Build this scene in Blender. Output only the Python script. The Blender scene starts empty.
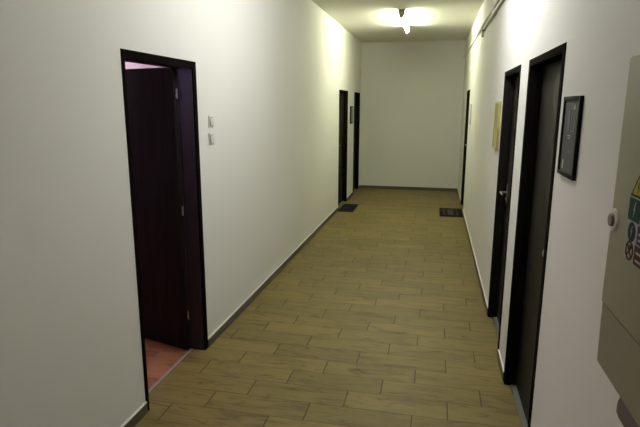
import bpy, bmesh, math, random
from mathutils import Vector, Matrix

random.seed(7)
scene = bpy.context.scene
col = scene.collection

# ------------------------------------------------------------------ sizes
W = 2.1226        # corridor width  (x: 0 = left wall, W = right wall)
HC = 3.084        # ceiling height
YB = 11.37        # back wall
YF = -3.2         # wall behind the camera
TL = 0.112        # thickness of left wall
TR = 0.20         # thickness of right wall
HD = 2.05         # outer height of the door frames

# ------------------------------------------------------------------ materials
def new_mat(name):
    m = bpy.data.materials.new(name)
    m.use_nodes = True
    nt = m.node_tree
    b = nt.nodes['Principled BSDF']
    return m, nt, b

def simple(name, rgb, rough=0.5, metal=0.0, spec=0.5, noise=0.0, scale=(20, 20, 20), bump=0.0):
    m, nt, b = new_mat(name)
    b.inputs['Base Color'].default_value = (*rgb, 1)
    b.inputs['Roughness'].default_value = rough
    b.inputs['Metallic'].default_value = metal
    b.inputs['Specular IOR Level'].default_value = spec
    if noise or bump:
        tc = nt.nodes.new('ShaderNodeTexCoord')
        mp = nt.nodes.new('ShaderNodeMapping')
        mp.inputs['Scale'].default_value = scale
        n = nt.nodes.new('ShaderNodeTexNoise')
        n.inputs['Scale'].default_value = 1.0
        n.inputs['Detail'].default_value = 5
        nt.links.new(tc.outputs['Object'], mp.inputs['Vector'])
        nt.links.new(mp.outputs['Vector'], n.inputs['Vector'])
        if noise:
            r = nt.nodes.new('ShaderNodeValToRGB')
            r.color_ramp.elements[0].position = 0.3
            r.color_ramp.elements[1].position = 0.7
            r.color_ramp.elements[0].color = (*[c * (1 - noise) for c in rgb], 1)
            r.color_ramp.elements[1].color = (*[min(1, c * (1 + noise)) for c in rgb], 1)
            nt.links.new(n.outputs['Fac'], r.inputs['Fac'])
            nt.links.new(r.outputs['Color'], b.inputs['Base Color'])
        if bump:
            bp = nt.nodes.new('ShaderNodeBump')
            bp.inputs['Strength'].default_value = bump
            bp.inputs['Distance'].default_value = 0.002
            nt.links.new(n.outputs['Fac'], bp.inputs['Height'])
            nt.links.new(bp.outputs['Normal'], b.inputs['Normal'])
    return m

def emis(name, rgb, strength):
    m, nt, b = new_mat(name)
    b.inputs['Base Color'].default_value = (0.8, 0.8, 0.8, 1)
    b.inputs['Emission Color'].default_value = (*rgb, 1)
    b.inputs['Emission Strength'].default_value = strength
    return m

def plank_mat(name, pitch, length, shift, y0, x0, c_dark, c_mid, c_light, grout, rough, gw, axis_swap=False, varia=0.12):
    """wood planks running along x, rows stacked along y, each row shifted by `shift`"""
    m, nt, b = new_mat(name)
    b.inputs['Specular IOR Level'].default_value = 0.28
    N, L = nt.nodes, nt.links
    tc = N.new('ShaderNodeTexCoord')
    sep = N.new('ShaderNodeSeparateXYZ')
    L.new(tc.outputs['Object'], sep.inputs[0])
    X, Y = sep.outputs[0], sep.outputs[1]
    if axis_swap:
        X, Y = Y, X
    def mth(op, a, bb=None, cc=None):
        n = N.new('ShaderNodeMath'); n.operation = op
        for i, v in enumerate((a, bb, cc)):
            if v is None: continue
            if isinstance(v, (int, float)): n.inputs[i].default_value = v
            else: L.new(v, n.inputs[i])
        return n.outputs[0]
    ry = mth('DIVIDE', mth('SUBTRACT', Y, y0), pitch)
    row = mth('FLOOR', ry)
    fy = mth('SUBTRACT', ry, row)
    rx = mth('DIVIDE', mth('SUBTRACT', mth('SUBTRACT', X, x0), mth('MULTIPLY', row, shift)), length)
    cl = mth('FLOOR', rx)
    fx = mth('SUBTRACT', rx, cl)
    dy = mth('MULTIPLY', mth('MINIMUM', fy, mth('SUBTRACT', 1.0, fy)), pitch)
    dx = mth('MULTIPLY', mth('MINIMUM', fx, mth('SUBTRACT', 1.0, fx)), length)
    gy = mth('SUBTRACT', 1.0, mth('SMOOTH_MIN', 1.0, mth('DIVIDE', dy, gw), 0.2))
    gx = mth('SUBTRACT', 1.0, mth('SMOOTH_MIN', 1.0, mth('DIVIDE', dx, gw), 0.2))
    g = mth('MAXIMUM', mth('MULTIPLY', gy, 0.55), gx)
    g = mth('MAXIMUM', mth('MINIMUM', g, 1.0), 0.0)
    comb = N.new('ShaderNodeCombineXYZ')
    L.new(row, comb.inputs[0]); L.new(cl, comb.inputs[1])
    wn = N.new('ShaderNodeTexWhiteNoise'); wn.noise_dimensions = '2D'
    L.new(comb.outputs[0], wn.inputs['Vector'])
    # wood figure: stretched along the plank, different on every plank
    v = N.new('ShaderNodeCombineXYZ')
    L.new(mth('ADD', mth('MULTIPLY', X, 2.6), mth('MULTIPLY', wn.outputs['Value'], 37.0)), v.inputs[0])
    L.new(mth('MULTIPLY', Y, 15.0), v.inputs[1])
    L.new(mth('MULTIPLY', wn.outputs['Value'], 91.0), v.inputs[2])
    n1 = N.new('ShaderNodeTexNoise'); n1.inputs['Scale'].default_value = 1.0
    n1.inputs['Detail'].default_value = 6; n1.inputs['Roughness'].default_value = 0.6
    n1.inputs['Distortion'].default_value = 0.8
    L.new(v.outputs[0], n1.inputs['Vector'])
    v2 = N.new('ShaderNodeCombineXYZ')
    L.new(mth('ADD', mth('MULTIPLY', X, 5.0), mth('MULTIPLY', wn.outputs['Value'], 17.0)), v2.inputs[0])
    L.new(mth('MULTIPLY', Y, 17.0), v2.inputs[1])
    L.new(mth('MULTIPLY', wn.outputs['Value'], 51.0), v2.inputs[2])
    n2 = N.new('ShaderNodeTexNoise'); n2.inputs['Scale'].default_value = 1.0
    n2.inputs['Detail'].default_value = 3; n2.inputs['Distortion'].default_value = 1.5
    L.new(v2.outputs[0], n2.inputs['Vector'])
    r = N.new('ShaderNodeValToRGB')
    e = r.color_ramp.elements
    e[0].position = 0.30; e[0].color = (*c_dark, 1)
    e[1].position = 0.72; e[1].color = (*c_light, 1)
    k = e.new(0.48); k.color = (*c_mid, 1)
    L.new(n1.outputs['Fac'], r.inputs['Fac'])
    # dark knots
    kr = N.new('ShaderNodeValToRGB')
    kr.color_ramp.elements[0].position = 0.58; kr.color_ramp.elements[0].color = (1, 1, 1, 1)
    kr.color_ramp.elements[1].position = 0.76; kr.color_ramp.elements[1].color = (0.50, 0.45, 0.38, 1)
    L.new(n2.outputs['Fac'], kr.inputs['Fac'])
    mk = N.new('ShaderNodeMix'); mk.data_type = 'RGBA'; mk.blend_type = 'MULTIPLY'
    mk.inputs[0].default_value = 1.0
    L.new(r.outputs['Color'], mk.inputs[6]); L.new(kr.outputs['Color'], mk.inputs[7])
    # per-plank tone
    tone = mth('ADD', mth('MULTIPLY', wn.outputs['Value'], 2 * varia), 1.0 - varia)
    tv = N.new('ShaderNodeCombineXYZ')
    for i in range(3): L.new(tone, tv.inputs[i])
    mt = N.new('ShaderNodeMix'); mt.data_type = 'RGBA'; mt.blend_type = 'MULTIPLY'
    mt.inputs[0].default_value = 1.0
    L.new(mk.outputs[2], mt.inputs[6]); L.new(tv.outputs[0], mt.inputs[7])
    mg = N.new('ShaderNodeMix'); mg.data_type = 'RGBA'
    L.new(g, mg.inputs[0]); L.new(mt.outputs[2], mg.inputs[6])
    mg.inputs[7].default_value = (*grout, 1)
    L.new(mg.outputs[2], b.inputs['Base Color'])
    L.new(mth('ADD', mth('MULTIPLY', n1.outputs['Fac'], 0.15), rough), b.inputs['Roughness'])
    bp = N.new('ShaderNodeBump'); bp.inputs['Strength'].default_value = 0.25
    bp.inputs['Distance'].default_value = 0.003
    L.new(mth('SUBTRACT', mth('MULTIPLY', n1.outputs['Fac'], 0.3), g), bp.inputs['Height'])
    L.new(bp.outputs['Normal'], b.inputs['Normal'])
    return m

M = {}
M['wall'] = simple('wall_paint', (0.65, 0.642, 0.592), 0.75, spec=0.25, noise=0.012, scale=(1.2, 1.2, 1.2), bump=0.0)
M['ceiling'] = simple('ceiling_paint', (0.67, 0.66, 0.58), 0.85, spec=0.2, noise=0.01, scale=(1, 1, 1))
M['office_wall'] = simple('office_paint', (0.74, 0.68, 0.72), 0.8, spec=0.2, noise=0.01, scale=(1, 1, 1))
M['tile'] = plank_mat('wood_tile', 0.1855, 0.615, 0.205, 3.0, 0.107,
                      (0.090, 0.066, 0.020), (0.158, 0.119, 0.036), (0.192, 0.148, 0.049),
                      (0.012, 0.008, 0.003), 0.42, 0.0065)
M['laminate'] = plank_mat('red_laminate', 0.19, 1.2, 0.43, 0.0, 0.0,
                          (0.11, 0.042, 0.018), (0.23, 0.098, 0.044), (0.30, 0.14, 0.07),
                          (0.06, 0.02, 0.012), 0.35, 0.002, varia=0.1)
M['skirt'] = simple('skirting_tile', (0.080, 0.068, 0.050), 0.45, noise=0.15, scale=(6, 6, 30))
M['caulk'] = simple('white_caulk', (0.72, 0.70, 0.63), 0.6)
M['wenge'] = simple('dark_wenge_veneer', (0.0135, 0.0105, 0.0085), 0.5, spec=0.12, noise=0.35, scale=(40, 40, 2.2))
M['wenge_frame'] = simple('dark_wenge_frame', (0.013, 0.011, 0.009), 0.7, spec=0.0, noise=0.35, scale=(50, 50, 2.5))
M['wenge_matte'] = simple('dark_wenge_architrave', (0.007, 0.005, 0.0045), 0.7, spec=0.0, noise=0.3, scale=(50, 50, 2.5))
M['wenge_gloss'] = simple('dark_wenge_lining', (0.012, 0.0085, 0.009), 0.30, spec=0.5, noise=0.35, scale=(50, 50, 2.5))
M['steel'] = simple('brushed_steel', (0.42, 0.41, 0.39), 0.38, metal=1.0)
M['strip'] = simple('aluminium_strip', (0.30, 0.27, 0.29), 0.5, metal=0.3)
M['sill'] = simple('grey_threshold', (0.12, 0.12, 0.10), 0.5)
M['switch'] = simple('switch_plastic', (0.58, 0.57, 0.50), 0.4)
M['rocker'] = simple('rocker_plastic', (0.50, 0.49, 0.43), 0.35)
M['gap'] = simple('dark_gap', (0.03, 0.03, 0.028), 0.7)
M['mat'] = simple('rubber_mat', (0.018, 0.018, 0.022), 0.9, spec=0.08, noise=0.3, scale=(120, 120, 120), bump=0.5)
M['mat2'] = simple('brown_mat', (0.010, 0.008, 0.008), 0.9, spec=0.08, noise=0.3, scale=(120, 120, 120), bump=0.5)
M['motif'] = simple('grey_motif', (0.055, 0.047, 0.050), 0.9, spec=0.08, noise=0.3, scale=(90, 90, 90))
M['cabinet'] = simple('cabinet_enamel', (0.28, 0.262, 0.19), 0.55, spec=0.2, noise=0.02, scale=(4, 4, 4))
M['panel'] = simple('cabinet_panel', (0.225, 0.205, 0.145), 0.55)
M['block'] = simple('dark_block', (0.085, 0.07, 0.055), 0.6)
M['lock'] = simple('lock_ring', (0.58, 0.57, 0.50), 0.4)
M['lock_in'] = simple('lock_core', (0.13, 0.11, 0.09), 0.5)
M['white'] = simple('sticker_white', (0.34, 0.35, 0.34), 0.5, spec=0.1)
M['sheet'] = simple('sticker_sheet', (0.33, 0.315, 0.28), 0.5, spec=0.1)
M['yellow'] = simple('sticker_yellow', (0.36, 0.32, 0.03), 0.5, spec=0.1)
M['black'] = simple('sticker_black', (0.012, 0.012, 0.012), 0.5, spec=0.1)
M['green'] = simple('sticker_green', (0.008, 0.036, 0.032), 0.5, spec=0.1)
M['blue'] = simple('sticker_blue', (0.016, 0.013, 0.05), 0.5, spec=0.1)
M['red'] = simple('sticker_red', (0.07, 0.018, 0.015), 0.5, spec=0.1)
M['purple'] = simple('sticker_purple', (0.035, 0.015, 0.065), 0.5, spec=0.1)
M['frame'] = simple('black_frame', (0.006, 0.006, 0.007), 0.45, spec=0.06)
M['paper_dark'] = simple('dark_print', (0.042, 0.043, 0.043), 0.6, noise=0.25, scale=(8, 14, 8))
M['print_grey'] = simple('print_grey', (0.085, 0.085, 0.085), 0.6)
M['print_white'] = simple('print_white', (0.42, 0.42, 0.40), 0.6)
M['brass'] = simple('gilt_frame', (0.40, 0.36, 0.12), 0.35, metal=0.3)
M['olive'] = simple('olive_print', (0.30, 0.27, 0.10), 0.5, noise=0.25, scale=(3, 9, 5))
M['greypic'] = simple('grey_print', (0.26, 0.26, 0.22), 0.6, noise=0.2, scale=(8, 8, 8))
M['lilac'] = simple('notice_paper', (0.55, 0.53, 0.60), 0.6)
M['pipe'] = simple('grey_pvc', (0.50, 0.49, 0.40), 0.45)
M['pipe_dark'] = simple('clip_plastic', (0.07, 0.07, 0.055), 0.5)
M['lamp_body'] = simple('lamp_housing', (0.30, 0.29, 0.21), 0.5)
M['lamp_cap'] = simple('lamp_end_cap', (0.28, 0.28, 0.13), 0.5)

# ------------------------------------------------------------------ mesh helpers
def smooth_by_angle(me, deg=40):
    try:
        bm = bmesh.new(); bm.from_mesh(me)
        for f in bm.faces: f.smooth = True
        for e in bm.edges:
            if len(e.link_faces) == 2 and e.calc_face_angle(0) > math.radians(deg): e.smooth = False
        bm.to_mesh(me); bm.free()
    except Exception:
        pass

class MB:
    def __init__(self):
        self.bm = bmesh.new()
    def _merge(self, b):
        me = bpy.data.meshes.new('tmp'); b.to_mesh(me); b.free()
        self.bm.from_mesh(me); bpy.data.meshes.remove(me)
        return self
    def box(self, x0, x1, y0, y1, z0, z1, bev=0.0, mat=None):
        b = bmesh.new()
        bmesh.ops.create_cube(b, size=1)
        for v in b.verts:
            v.co = Vector((x0 + (v.co.x + .5) * (x1 - x0), y0 + (v.co.y + .5) * (y1 - y0), z0 + (v.co.z + .5) * (z1 - z0)))
        if bev:
            bmesh.ops.bevel(b, geom=b.edges[:], offset=bev, segments=2, profile=0.5, affect='EDGES')
        if mat is not None: b.transform(mat)
        return self._merge(b)
    def tube(self, pts, r, seg=12, r2=None):
        b = bmesh.new()
        pts = [Vector(p) for p in pts]
        rings = []
        for i, p in enumerate(pts):
            if i == 0: d = pts[1] - p
            elif i == len(pts) - 1: d = p - pts[-2]
            else: d = (pts[i + 1] - p).normalized() + (p - pts[i - 1]).normalized()
            d.normalize()
            a = Vector((0, 0, 1)) if abs(d.z) < .9 else Vector((1, 0, 0))
            u = d.cross(a).normalized(); w = d.cross(u).normalized()
            rr = r if r2 is None else r + (r2 - r) * i / (len(pts) - 1)
            rings.append([b.verts.new(p + (u * math.cos(t) + w * math.sin(t)) * rr) for t in [2 * math.pi * k / seg for k in range(seg)]])
        for A, B in zip(rings, rings[1:]):
            for k in range(seg): b.faces.new((A[k], A[(k + 1) % seg], B[(k + 1) % seg], B[k]))
        b.faces.new(rings[0][::-1]); b.faces.new(rings[-1])
        bmesh.ops.recalc_face_normals(b, faces=b.faces[:])
        return self._merge(b)
    def prism(self, poly, ax, a0, a1):
        """polygon in the two other axes (in order), extruded along axis ax from a0 to a1"""
        b = bmesh.new()
        def P(p, a):
            c = list(p); c.insert(ax, a); return Vector(c)
        A = [b.verts.new(P(p, a0)) for p in poly]; B = [b.verts.new(P(p, a1)) for p in poly]
        n = len(poly)
        for k in range(n): b.faces.new((A[k], A[(k + 1) % n], B[(k + 1) % n], B[k]))
        b.faces.new(A[::-1]); b.faces.new(B)
        bmesh.ops.recalc_face_normals(b, faces=b.faces[:])
        return self._merge(b)
    def ring(self, cy, cz, r_out, r_in, x0, x1, seg=32):
        b = bmesh.new()
        V = []
        for x in (x0, x1):
            for r in (r_out, r_in):
                V.append([b.verts.new((x, cy + r * math.cos(2 * math.pi * k / seg), cz + r * math.sin(2 * math.pi * k / seg))) for k in range(seg)])
        for k in range(seg):
            j = (k + 1) % seg
            b.faces.new((V[0][k], V[0][j], V[1][j], V[1][k])); b.faces.new((V[2][k], V[2][j], V[3][j], V[3][k]))
            b.faces.new((V[0][k], V[0][j], V[2][j], V[2][k])); b.faces.new((V[1][k], V[1][j], V[3][j], V[3][k]))
        bmesh.ops.recalc_face_normals(b, faces=b.faces[:])
        return self._merge(b)

def origin_of(o):
    p = Vector((0, 0, 0))
    while o is not None:
        p += o.location; o = o.parent
    return p

def build(name, mb, mat, parent=None, origin=None, smooth=True):
    me = bpy.data.meshes.new(name)
    org = origin_of(parent) if parent is not None else Vector(origin or (0, 0, 0))
    mb.bm.transform(Matrix.Translation(-org))
    mb.bm.to_mesh(me); mb.bm.free()
    me.materials.append(mat)
    if smooth: smooth_by_angle(me)
    o = bpy.data.objects.new(name, me)
    col.objects.link(o)
    if parent is not None: o.parent = parent
    else: o.location = org
    return o

def tag(o, label, cat=None, group=None, kind=None):
    o['label'] = label
    if cat: o['category'] = cat
    if group: o['group'] = group
    if kind: o['kind'] = kind
    return o

def empty(name, loc):
    o = bpy.data.objects.new(name, None)
    o.empty_display_size = 0.1
    o.location = loc
    col.objects.link(o)
    return o

# ------------------------------------------------------------------ door openings (outer frame edges along y)
D1 = (2.505, 3.372, 2.072)          # left, open
LA = (8.79, 9.675, HD)              # left, far
LB = (10.456, 11.235, HD)           # left, last
R1 = (2.451, 3.344, HD)             # right, nearest
R2 = (3.672, 4.483, HD)             # right, second
RC = (9.02, 9.83, HD)               # right, far

def wall_with_openings(x0, x1, y0, y1, openings):
    mb = MB(); y = y0
    for (a, b_, h) in sorted(openings):
        mb.box(x0, x1, y, a + 0.004, 0, HC)
        mb.box(x0, x1, a + 0.004, b_ - 0.004, h - 0.004, HC)
        y = b_ - 0.004
    mb.box(x0, x1, y, y1, 0, HC)
    return mb

# ------------------------------------------------------------------ the setting
def struct(name, mb, mat, label, cat, origin=(0, 0, 0)):
    return tag(build(name, mb, mat, origin=origin, smooth=False), label, cat, kind='structure')

struct('floor', MB().box(-0.098, W + 0.19, YF, YB, -0.12, 0), M['tile'],
       'corridor floor of brown wood look tiles laid crosswise', 'floor')
struct('floor_office', MB().box(-3.4, -0.100, 0.4, 4.8, -0.12, 0), M['laminate'],
       'reddish wood laminate floor behind the open door', 'floor')
struct('ceiling', MB().box(-TL, W + TR, YF - .1, YB + .1, HC, HC + 0.15), M['ceiling'],
       'white painted corridor ceiling with a lamp on it', 'ceiling')
struct('ceiling_office', MB().box(-3.5, -TL, 0.3, 4.9, 3.0, HC + 0.15), M['office_wall'],
       'pinkish lit ceiling of the room behind the open door', 'ceiling')
struct('wall_left', wall_with_openings(-TL, 0, YF, YB, [D1, LA, LB]), M['wall'],
       'long white left wall with the open door and two far doors', 'wall')
struct('wall_right', wall_with_openings(W, W + TR, YF, YB, [R1, R2, RC]), M['wall'],
       'long white right wall with pictures and a grey electrical cabinet', 'wall')
struct('wall_back', MB().box(-TL, W + TR, YB, YB + 0.12, 0, HC), M['wall'],
       'plain white wall closing the far end of the corridor', 'wall')
struct('wall_front', MB().box(-TL, W + TR, YF - 0.12, YF, 0, HC), M['wall'],
       'white wall closing the near end of the corridor', 'wall')
wn_ = empty('added_window', (-1.25, .4, 1.75))  # unseen window, added so its glow puts a violet sheen on the jamb lining
tag(wn_, 'unseen violet glow window added in the room behind the open door', 'window', kind='structure')
wf = MB()
for q in ((-1.70, -1.66, 1.70, 2.45), (-.84, -.80, 1.70, 2.45), (-1.66, -.84, 1.70, 1.74), (-1.66, -.84, 2.41, 2.45), (-1.265, -1.235, 1.74, 2.41)):
    wf.box(q[0], q[1], .395, .425, q[2], q[3])
build('added_window_frame', wf, M['office_wall'], wn_, smooth=False)
build('added_glow_pane', MB().box(-1.66, -.84, .399, .405, 1.74, 2.41), emis('violet_glow', (0.62, 0.45, 1.0), 2.4), wn_, smooth=False)
wo = MB()
wo.box(-3.5, -3.4, 0.3, 4.9, 0, 3.0)
wo.box(-3.4, -TL, 0.3, 0.4, 0, 3.0)
wo.box(-3.4, -TL, 4.8, 4.9, 0, 3.0)
struct('wall_office', wo, M['office_wall'], 'pale walls of the small room behind the open door', 'wall')

# skirting: tile face + thin white bead on top
SK_H, SK_T = 0.062, 0.010
def baseboard(name, segs, axis, face, sgn, label):
    a, c = MB(), MB()
    for (s0, s1) in segs:
        lo, hi = sorted((face, face + sgn * SK_T))
        lo2, hi2 = sorted((face, face + sgn * (SK_T - .001)))
        if axis == 'y':
            a.box(lo, hi, s0, s1, 0, SK_H); c.box(lo2, hi2, s0, s1, SK_H, SK_H + 0.009)
        else:
            a.box(s0, s1, lo, hi, 0, SK_H); c.box(s0, s1, lo2, hi2, SK_H, SK_H + 0.007)
    o = build(name, a, M['skirt'], smooth=False)
    tag(o, label, 'baseboard', kind='structure')
    build('top_bead', c, M['caulk'], o, smooth=False)
    return o
FR = 0.005   # frame projection
baseboard('baseboard_left', [(YF, D1[0]), (D1[1], LA[0]), (LA[1], LB[0]), (LB[1], YB)], 'y', 0.0, 1,
          'grey tile baseboard along the left wall')
baseboard('baseboard_right', [(YF, R1[0]), (R1[1], R2[0]), (R2[1], RC[0]), (RC[1], YB)], 'y', W, -1,
          'grey tile baseboard along the right wall')
baseboard('baseboard_back', [(SK_T, W - SK_T)], 'x', YB, -1, 'grey tile baseboard at the end wall')

# ------------------------------------------------------------------ doors
def lever(x, y, z, sx, sy, parent, plate_z=(-0.085, 0.07), key=True):
    """sx: direction out of the leaf, sy: direction of the lever along the wall"""
    mb = MB()
    x1 = x + sx * 0.006
    lo, hi = sorted((x, x1))
    mb.box(lo, hi, y - 0.02, y + 0.02, z + plate_z[0], z + plate_z[1], bev=0.002)
    mb.tube([(x1, y, z), (x + sx * 0.052, y, z)], 0.0085)
    mb.tube([(x + sx * 0.052, y - sy * 0.008, z), (x + sx * 0.053, y + sy * 0.06, z), (x + sx * 0.050, y + sy * 0.115, z - 0.004)], 0.0085, r2=0.007)
    h = build('door_handle', mb, M['steel'], parent)
    if key:
        k = MB().tube([(x1, y, z - 0.055), (x + sx * 0.012, y, z - 0.055)], 0.008)
        build('lock_cylinder', k, M['steel'], h)
    return h

def closed_door(n, side, op, handle_far, label, knob=False):
    a, b_, h = op
    s = 1 if side == 'right' else -1          # into the wall
    xf = W if side == 'right' else 0.0
    root = empty('door_%d' % n, (xf + s * 0.05, (a + b_) / 2, 0))
    tag(root, label, 'door', kind='structure')
    X = lambda d: xf + s * d                  # d = depth into the wall
    def bx(mb, d0, d1, y0, y1, z0, z1, bev=0.0):
        lo, hi = sorted((X(d0), X(d1))); mb.box(lo, hi, y0, y1, z0, z1, bev=bev)
    JW, HW = 0.045, 0.04
    f = MB()
    bx(f, -FR, 0.066, a, a + JW, 0, h, .002); bx(f, -FR, 0.066, b_ - JW, b_, 0, h, .002)
    bx(f, -FR, 0.066, a + JW, b_ - JW, h - HW, h, .002)
    bx(f, 0.066, 0.11, a + .006, a + JW - .014, 0, h - .006); bx(f, 0.066, 0.11, b_ - JW + .014, b_ - .006, 0, h - .006)
    bx(f, 0.066, 0.11, a + JW - .014, b_ - JW + .014, h - HW + .014, h - .006)
    build('door_frame', f, M['wenge_matte' if side == 'left' else 'wenge_frame'], root)
    l = MB(); bx(l, 0.068, 0.108, a + JW - .011, b_ - JW + .011, 0.008, h - HW + .011, .002)
    leaf = build('door_leaf', l, M['wenge'], root)
    t = MB(); bx(t, 0.036, 0.110, a + JW - .0135, b_ - JW + .0135, 0.0, 0.006)
    build('threshold', t, M['sill'], root)
    hy = b_ - JW - 0.07 if handle_far else a + JW + 0.07
    if knob:
        mb = MB()
        lo, hi = sorted((X(.068), X(.062)))
        mb.box(lo, hi, hy - .02, hy + .02, 1.0, 1.155, bev=.002)
        pts = [(X(.062), hy, 1.10), (X(.035), hy, 1.10)]
        mb.tube(pts, .009)
        for k0, (d0, d1, r0, r1) in enumerate([(.035, .028, .010, .024), (.028, .014, .024, .026), (.014, .006, .026, .012)]):
            mb.tube([(X(d0), hy, 1.10), (X(d1), hy, 1.10)], r0, seg=20, r2=r1)
        build('door_handle', mb, M['steel'], leaf)
    else:
        lever(X(.068), hy, 1.105, -s, -1 if handle_far else 1, leaf)
    return root

# the open one on the left
a, b_, h = D1
root = empty('door_1', (-0.05, (a + b_) / 2, 0))
tag(root, 'open dark brown door at left with pinkish room behind it', 'door', kind='structure')
f = MB()
JW, HW = 0.05, 0.047
JN = 0.030
f.box(-0.004, FR, a, a + JN, 0, h, bev=.001); f.box(-0.004, FR, b_ - JW, b_, 0, h, bev=.001)
f.box(-0.004, FR, a + JN, b_ - JW, h - HW, h, bev=.001)
build('door_frame', f, M['wenge_matte'], root)
f = MB()
f.box(-0.113, -0.004, a + .003, a + JN, 0, h - .003); f.box(-0.113, -0.004, b_ - JW, b_ - .003, 0, h - .003)
f.box(-0.113, -0.004, a + JN, b_ - JW, h - HW, h - .003)
build('jamb_lining', f, M['wenge_gloss'], root)
t = MB(); t.box(-0.113, -0.094, a + JN, b_ - JW, 0.0, 0.006, bev=.002)
tag(build('threshold', t, M['strip'], root), 'metal threshold strip')
piv = Vector((-0.1105, b_ - JW - 0.0035, 0))
ang = math.radians(16.0)
# local leaf frame: x' away from hinge, y' towards the corridor side face
R = Matrix.Translation(piv) @ Matrix.Rotation(-ang, 4, 'Z')
LW, LT = 0.775, 0.040
l = MB()
l.box(-LW, 0, -LT, 0, 0.008, 2.034, bev=.002, mat=R)
leaf = build('door_leaf', l, M['wenge'], root)
for hz in (1.86, 1.059, 0.282):
    hb = MB()
    hb.tube([(piv.x + 0.008, piv.y - 0.030, hz - 0.030), (piv.x + 0.008, piv.y - 0.030, hz + 0.030)], 0.0055)
    hb.tube([(piv.x + 0.008, piv.y - 0.030, hz + 0.030), (piv.x + 0.008, piv.y - 0.030, hz + 0.036)], 0.004)
    hb.box(piv.x + 0.001, piv.x + 0.009, piv.y - 0.033, piv.y - 0.028, hz - 0.02, hz - 0.002)
    build('hinge', hb, M['steel'], leaf)
hb = MB()
for s_ in (-1, 1):
    yy = -LT if s_ < 0 else 0
    lo, hi = sorted((yy, yy + s_ * .006))
    hb.box(-LW + .04, -LW + .08, lo, hi, 1.02, 1.175, bev=.002, mat=R)
    hb.box(-LW + .052, -LW + .068, *sorted((yy, yy + s_ * .05)), 1.095, 1.111, bev=.003, mat=R)
    hb.box(-LW + .052, -LW + .175, *sorted((yy + s_ * .045, yy + s_ * .06)), 1.096, 1.110, bev=.004, mat=R)
build('door_handle', hb, M['steel'], leaf)

closed_door(2, 'left', LA, False, 'dark door in left wall with the grey mat before it')
closed_door(3, 'left', LB, False, 'last dark door on the left, next to the end wall')
closed_door(4, 'right', R1, False, 'nearest dark door on the right, beside the black framed poster', knob=True)
closed_door(5, 'right', R2, True, 'dark right door with steel handle, beside the gilt framed picture')
closed_door(6, 'right', RC, True, 'farthest dark door on the right, by the brown doormat')

# ------------------------------------------------------------------ ceiling lamps
def ceiling_lamp(yc, label, strength, tint, L=1.5, x=1.07):
    r = empty('ceiling_lamp', (x, yc, HC))
    tag(r, label, 'lamp', 'long tube lamps on the corridor ceiling')
    y0, y1 = yc - L / 2, yc + L / 2
    body = [(x - .034, HC), (x + .034, HC), (x + .026, HC - .040), (x - .026, HC - .040)]
    build('lamp_housing', MB().prism(body, 1, y0 + .01, y1 - .01), M['lamp_body'], r, smooth=False)
    zc = HC - .082
    tb = MB().tube([(x, y0 + .012, zc), (x, y1 - .012, zc)], .026, seg=24)
    build('fluorescent_tube', tb, emis('lamp_glow', tint, strength), r)
    cap = [(x - .048, HC), (x + .048, HC), (x + .040, HC - .06), (x + .022, HC - .114), (x - .022, HC - .114), (x - .040, HC - .06)]
    for (c0, c1) in ((y0 - .015, y0 + .011), (y1 - .011, y1 + .015)):
        build('end_cap', MB().prism(cap, 1, c0, c1), M['lamp_cap'], r, smooth=False)
    return r
ceiling_lamp(8.40, 'lit tube lamp on the ceiling before the end wall', 125, (0.97, 1.0, 0.75))
ceiling_lamp(3.70, 'lit tube lamp on the ceiling above the nearest right door, out of frame', 122, (0.975, 0.98, 1.0), x=1.40)
ceiling_lamp(-1.10, 'dimmer tube lamp added as unseen fill on the ceiling behind the viewer', 24, (1.0, 0.98, 0.94), x=1.40)  # fill light added out of view to lift the near walls

# lamp of the side room: opal globe on a cord
LX, LY, LZ = -2.15, 3.98, 2.45
r = empty('pendant_lamp', (LX, LY, 3.0))
tag(r, 'opal globe pendant lamp in the room behind the open door', 'lamp')
build('ceiling_rose', MB().tube([(LX, LY, 3.0), (LX, LY, 2.97)], .05, seg=24, r2=.035), M['switch'], r)
build('cord', MB().tube([(LX, LY, 2.975), (LX, LY, LZ + .13)], .004, seg=8), M['gap'], r)
build('globe_holder', MB().tube([(LX, LY, LZ + .15), (LX, LY, LZ + .105)], .03, seg=24, r2=.05), M['switch'], r)
mb = MB(); gb = bmesh.new(); bmesh.ops.create_uvsphere(gb, u_segments=32, v_segments=16, radius=.12)
gb.transform(Matrix.Translation((LX, LY, LZ))); mb._merge(gb)
build('globe', mb, emis('office_glow', (1.0, 0.80, 0.91), 80), r)

# ------------------------------------------------------------------ light switches
def light_switch(y, z, label):
    r = empty('light_switch', (0, y, z))
    tag(r, label, 'light switch', 'switches beside the open door')
    p = MB().box(0, .008, y - .041, y + .041, z - .041, z + .041, bev=.0025)
    pl = build('switch_plate', p, M['switch'], r)
    q = MB().box(.008, .0095, y - .029, y + .029, z - .029, z + .029)
    build('rocker_surround', q, M['gap'], r)
    q = MB().prism([(.0085, z - .027), (.0165, z - .027), (.0115, z + .027), (.0085, z + .027)], 1, y - .027, y + .027)
    build('rocker', q, M['rocker'], r, smooth=False)
light_switch(3.583, 1.672, 'upper of two white light switches beside the open door')
light_switch(3.578, 1.547, 'lower of two white light switches beside the open door')

# ------------------------------------------------------------------ doormats
r = empty('doormat', (.155, 9.03, 0))
tag(r, 'plain dark grey doormat before the left far door', 'doormat')
build('mat_base', MB().box(.0115, .283, 8.66, 9.345, 0, .010, bev=.003), M['mat'], r)
rb = MB()
for k in range(16):
    y = 8.715 + k * .04
    rb.box(.045, .26, y, y + .018, .0095, .0125)
build('ribs', rb, M['mat'], r, smooth=False)

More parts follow.
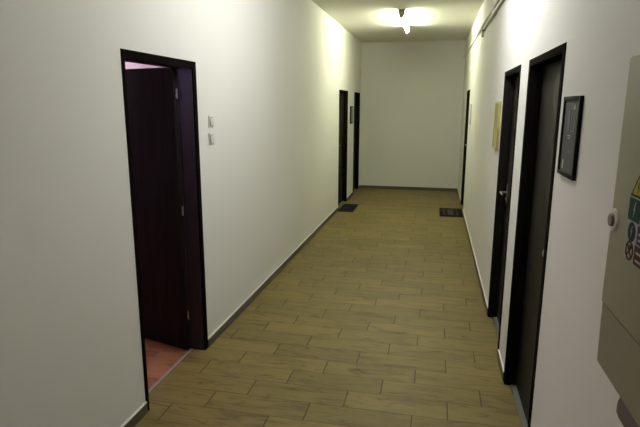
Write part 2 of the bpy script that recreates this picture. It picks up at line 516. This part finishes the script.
r = empty('doormat', (1.915, 8.99, 0))
tag(r, 'dark brown doormat with grey pattern at the right wall', 'doormat')
build('mat_base', MB().box(1.730, 2.110, 8.63, 9.34, 0, .010, bev=.003), M['mat2'], r)
mo = MB()
mo.box(1.865, 1.965, 8.76, 9.22, .0095, .0125)
for (x0, x1) in ((1.795, 1.815), (2.015, 2.035)):
    mo.box(x0, x1, 8.74, 9.24, .0095, .0125)
for yy in (8.74, 9.215):
    mo.box(1.815, 1.84, yy, yy + .025, .0095, .0125); mo.box(1.99, 2.015, yy, yy + .025, .0095, .0125)
tag(build('pattern', mo, M['motif'], r, smooth=False), 'grey pattern')

# ------------------------------------------------------------------ pictures
def picture(name, side, y0, y1, z0, z1, depth, bw, fm, pm, label, cat, recess=None):
    s = -1 if side == 'right' else 1
    xf = W if side == 'right' else 0
    r = empty(name, (xf, (y0 + y1) / 2, z0))
    tag(r, label, cat)
    X = lambda d: xf + s * d
    f = MB()
    def bx(m, d0, d1, *q, bev=0):
        lo, hi = sorted((X(d0), X(d1))); m.box(lo, hi, *q, bev=bev)
    bx(f, .0, depth, y0, y0 + bw, z0, z1, bev=.002); bx(f, 0, depth, y1 - bw, y1, z0, z1, bev=.002)
    bx(f, 0, depth, y0 + bw, y1 - bw, z0, z0 + bw, bev=.002); bx(f, 0, depth, y0 + bw, y1 - bw, z1 - bw, z1, bev=.002)
    build('frame', f, fm, r)
    rc = depth * .45 if recess is None else depth - recess
    m = MB(); bx(m, .002, rc, y0 + bw - .001, y1 - bw + .001, z0 + bw - .001, z1 - bw + .001)
    p = build('print', m, pm, r, smooth=False)
    return r, p, X, rc

# black framed poster by the nearest right door
r, p, X, rc = picture('framed_poster', 'right', 2.090, 2.345, 1.513, 1.825, .014, .017, M['frame'], M['paper_dark'],
                      'black framed dark poster between nearest right door and cabinet', 'picture', recess=.006)
def my(y): return 2.109 + (y - 2.055) * .218 / .230
def on(m, y0, y1, z0, z1):
    y0, y1 = my(y0), my(y1)
    lo, hi = sorted((X(rc), X(rc + .0012))); m.box(lo, hi, y0, y1, z0, z1)
def piece(name, mat, *q):
    g = MB(); on(g, *q); build(name, g, mat, p, smooth=False)
g = MB()
on(g, 2.145, 2.160, 1.690, 1.765); on(g, 2.100, 2.115, 1.690, 1.765); on(g, 2.115, 2.145, 1.690, 1.694)
build('printed_border', g, M['print_grey'], p, smooth=False)
piece('printed_panel', M['print_grey'], 2.18, 2.215, 1.69, 1.77)
piece('text_line', M['print_grey'], 2.10, 2.19, 1.615, 1.617)
piece('text_line', M['print_grey'], 2.12, 2.18, 1.608, 1.610)
piece('text_line', M['print_white'], 2.15, 2.20, 1.672, 1.675)
piece('text_line', M['print_white'], 2.16, 2.19, 1.663, 1.666)
piece('corner_label', M['print_white'], 2.228, 2.250, 1.540, 1.575)
g = MB(); lo, hi = sorted((X(rc), X(rc + .0012)))
g.prism([(my(2.108), 1.776), (my(2.138), 1.776), (my(2.123), 1.798)], 0, lo, hi)
build('emblem', g, M['print_white'], p, smooth=False)

r, p, X, rc = picture('framed_picture', 'right', 4.585, 4.88, 1.42, 1.822, .022, .018, M['brass'], M['olive'],
        'gilt framed olive picture on right wall beyond the second door', 'picture', recess=.004)
r, p, X, rc = picture('framed_picture', 'left', 9.945, 10.19, 1.45, 1.775, .030, .022, M['frame'], M['greypic'],
        'black framed grey picture on left wall between two far doors', 'picture', recess=.008)

# notice sheet near the far right door; the frame round it is added
r, p, X, rc = picture('added_frame_notice', 'right', 8.365, 8.60, 1.50, 1.815, .018, .012, M['switch'], M['lilac'],
        'small pale lilac notice sheet in an added frame on right wall beside the farthest door', 'notice', recess=.002)

# ------------------------------------------------------------------ conduit and cable on the right wall
r = empty('cable_conduit', (W - .02, 6.0, 2.70))
tag(r, 'grey plastic cable pipes running high along the right wall', 'conduit')
xa = W - .020
up = MB().tube([(xa, 2.6, 2.724), (xa, 5.3, 2.728), (xa, 7.72, 2.742)], .0145, seg=14)
build('upper_pipe', up, M['pipe'], r)
dn = MB().tube([(xa, 2.6, 2.655), (xa, 4.9, 2.662), (xa, 6.70, 2.676), (xa, 6.79, 2.668), (xa, 6.83, 2.645), (xa, 6.84, 2.600)], .0145, seg=14)
build('lower_pipe', dn, M['pipe'], r)
for y, z0, z1 in ((3.6, 2.63, 2.74), (5.55, 2.645, 2.742), (6.72, 2.655, 2.700)):
    c = MB().box(W - .040, W, y - .022, y + .022, z0, z1, bev=.004)
    build('pipe_mount', c, M['pipe_dark'] if y > 6 else M['pipe'], r)
c = MB().tube([(W - .012, 7.70, 2.742), (W - .012, 8.2, 2.744), (W - .010, 9.2, 2.750), (W - .010, 10.4, 2.760), (W - .010, 11.25, 2.765), (W - .04, YB - .012, 2.765), (W - .06, YB - .008, 2.765)], .007, seg=8)
tag(build('cable', c, M['pipe'], origin=(W, 7.7, 2.736)), 'thin grey cable running from the pipes to the end wall', 'cable')

# ------------------------------------------------------------------ electrical cabinet
XC = 2.043
r = empty('electrical_cabinet', (W, 1.14, 1.123))
tag(r, 'grey metal electrical cabinet with warning stickers on the right wall', 'electrical cabinet')
Y0, Y1 = 0.86, 1.406
bd = MB()
bd.prism([(W, 1.123), (XC + .012, 1.123), (XC + .004, 1.292), (XC + .004, 1.902), (W, 1.902)], 1, Y0, Y1)
body = build('body', bd, M['cabinet'], r, smooth=False)
build('door', MB().box(XC, XC + .004, Y0 + .002, Y1 - .001, 1.294, 1.900, bev=.001), M['cabinet'], r)
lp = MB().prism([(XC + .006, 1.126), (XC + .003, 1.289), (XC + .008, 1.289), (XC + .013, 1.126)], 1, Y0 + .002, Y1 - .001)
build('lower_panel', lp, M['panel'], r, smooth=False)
# round lock
k = MB()
k.tube([(XC, 1.384, 1.512), (XC - .004, 1.384, 1.512)], .029, seg=28, r2=.027)
lk = build('lock', k, M['lock'], r)
k = MB().tube([(XC - .004, 1.384, 1.512), (XC - .010, 1.384, 1.512)], .017, seg=28, r2=.015)
build('lock_core', k, M['lock_in'], lk)
# warning stickers
def flat(m, poly, lay): m.prism(poly, 0, XC - .0006 * (lay + 1), XC - .0006 * lay)
def bolt(cy, cz, s):
    pts = [(.18, 1.0), (-.30, -.05), (-.02, -.05), (-.16, -1.0), (.32, .18), (.04, .18), (.36, 1.0)]
    return [(cy - y * s, cz + z * s) for y, z in pts]
def circ(cy, cz, rr, n=32): return [(cy + rr * math.cos(2 * math.pi * k / n), cz + rr * math.sin(2 * math.pi * k / n)) for k in range(n)]
m = MB(); flat(m, [(1.2955, 1.4435), (1.100, 1.4435), (1.100, 1.589), (1.2955, 1.589)], 0)
sheet = tag(build('safety_sign', m, M['sheet'], r, smooth=False), 'pale sheet of safety stickers')
m = MB(); flat(m, [(1.292, 1.590), (1.206, 1.590), (1.249, 1.645)], 1)
tr_ = tag(build('warning_triangle', m, M['black'], r, smooth=False), 'yellow triangle with black border and bolt')
m = MB(); flat(m, [(1.2800, 1.5955), (1.218, 1.5955), (1.249, 1.6355)], 2); build('yellow_field', m, M['yellow'], tr_, smooth=False)
m = MB(); flat(m, bolt(1.249, 1.612, .013), 3); build('bolt', m, M['black'], tr_, smooth=False)
m = MB(); flat(m, [(1.292, 1.536), (1.222, 1.536), (1.222, 1.586), (1.292, 1.586)], 1)
s_ = tag(build('green_square', m, M['green'], r, smooth=False), 'dark green square with white bolt')
m = MB(); flat(m, bolt(1.258, 1.561, .018), 2); build('bolt', m, M['white'], s_, smooth=False)
m = MB(); flat(m, circ(1.2595, 1.511, .0225), 1)
s_ = tag(build('blue_disc', m, M['blue'], r, smooth=False), 'dark blue disc with white bolt')
m = MB(); flat(m, bolt(1.2595, 1.511, .014), 2); build('bolt', m, M['white'], s_, smooth=False)
m = MB().ring(1.2595, 1.4680, .0225, .0180, XC - .0018, XC - .0006)
q = .0185 * .707
flat(m, [(1.2595 + q + .002, 1.468 + q - .002), (1.2595 + q - .002, 1.468 + q + .002), (1.2595 - q - .002, 1.468 - q + .002), (1.2595 - q + .002, 1.468 - q - .002)], 2)
s_ = tag(build('prohibition_ring', m, M['red'], r, smooth=False), 'dark red crossed ring')
m = MB()
flat(m, [(1.262, 1.482), (1.250, 1.482), (1.248, 1.474), (1.262, 1.470)], 1)
flat(m, [(1.270, 1.4555), (1.274, 1.4585), (1.254, 1.476), (1.251, 1.473)], 1)
build('figure', m, M['black'], s_, smooth=False)
m = MB(); flat(m, [(1.226, 1.492), (1.106, 1.492), (1.106, 1.533), (1.226, 1.533)], 1)
s_ = tag(build('purple_text_panel', m, M['purple'], r, smooth=False), 'purple panel with white lines of text')
m = MB()
for z in (1.500, 1.513): flat(m, [(1.216, z), (1.116, z), (1.116, z + .005), (1.216, z + .005)], 2)
build('text_line', m, M['white'], s_, smooth=False)
m = MB(); flat(m, [(1.230, 1.446), (1.106, 1.446), (1.106, 1.489), (1.230, 1.489)], 1)
s_ = tag(build('red_text_panel', m, M['red'], r, smooth=False), 'dark red panel with white lines of text')
m = MB()
for z in (1.454, 1.471): flat(m, [(1.219, z), (1.116, z), (1.116, z + .005), (1.219, z + .005)], 2)
build('text_line', m, M['white'], s_, smooth=False)

# dark rounded block under the cabinet
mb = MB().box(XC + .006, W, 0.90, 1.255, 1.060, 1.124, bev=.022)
tag(build('rounded_block', mb, M['block'], r), 'dark rounded block under the cabinet')

# ------------------------------------------------------------------ camera
F, PITCH, YAW, ROLL, CXW, CAMH = 520.578, 0.204574, 0.215547, 0.0025336, 1.60181, 1.787224
fw = Vector((-math.sin(YAW) * math.cos(PITCH), math.cos(YAW) * math.cos(PITCH), -math.sin(PITCH)))
rt = Vector((math.cos(YAW), math.sin(YAW), 0)); upv = rt.cross(fw)
r2 = rt * math.cos(ROLL) + upv * math.sin(ROLL); u2 = upv * math.cos(ROLL) - rt * math.sin(ROLL)
cd = bpy.data.cameras.new('camera'); cam = bpy.data.objects.new('camera', cd); col.objects.link(cam)
mw = Matrix(((r2.x, u2.x, -fw.x, CXW), (r2.y, u2.y, -fw.y, 0), (r2.z, u2.z, -fw.z, CAMH), (0, 0, 0, 1)))
cam.matrix_world = mw
cd.sensor_width = 36; cd.sensor_fit = 'HORIZONTAL'; cd.lens = F * 36 / 640
cd.clip_start = 0.02
scene.camera = cam

# ------------------------------------------------------------------ world and view
w = bpy.data.worlds.new('world'); scene.world = w; w.use_nodes = True
w.node_tree.nodes['Background'].inputs['Color'].default_value = (0, 0, 0, 1)
vs = scene.view_settings
vs.view_transform = 'Standard'; vs.look = 'None'; vs.gamma = 1; vs.use_curve_mapping = False
vs.exposure = 0.0
scene.cycles.max_bounces = 12
scene.cycles.diffuse_bounces = 6
scene.cycles.use_denoising = True
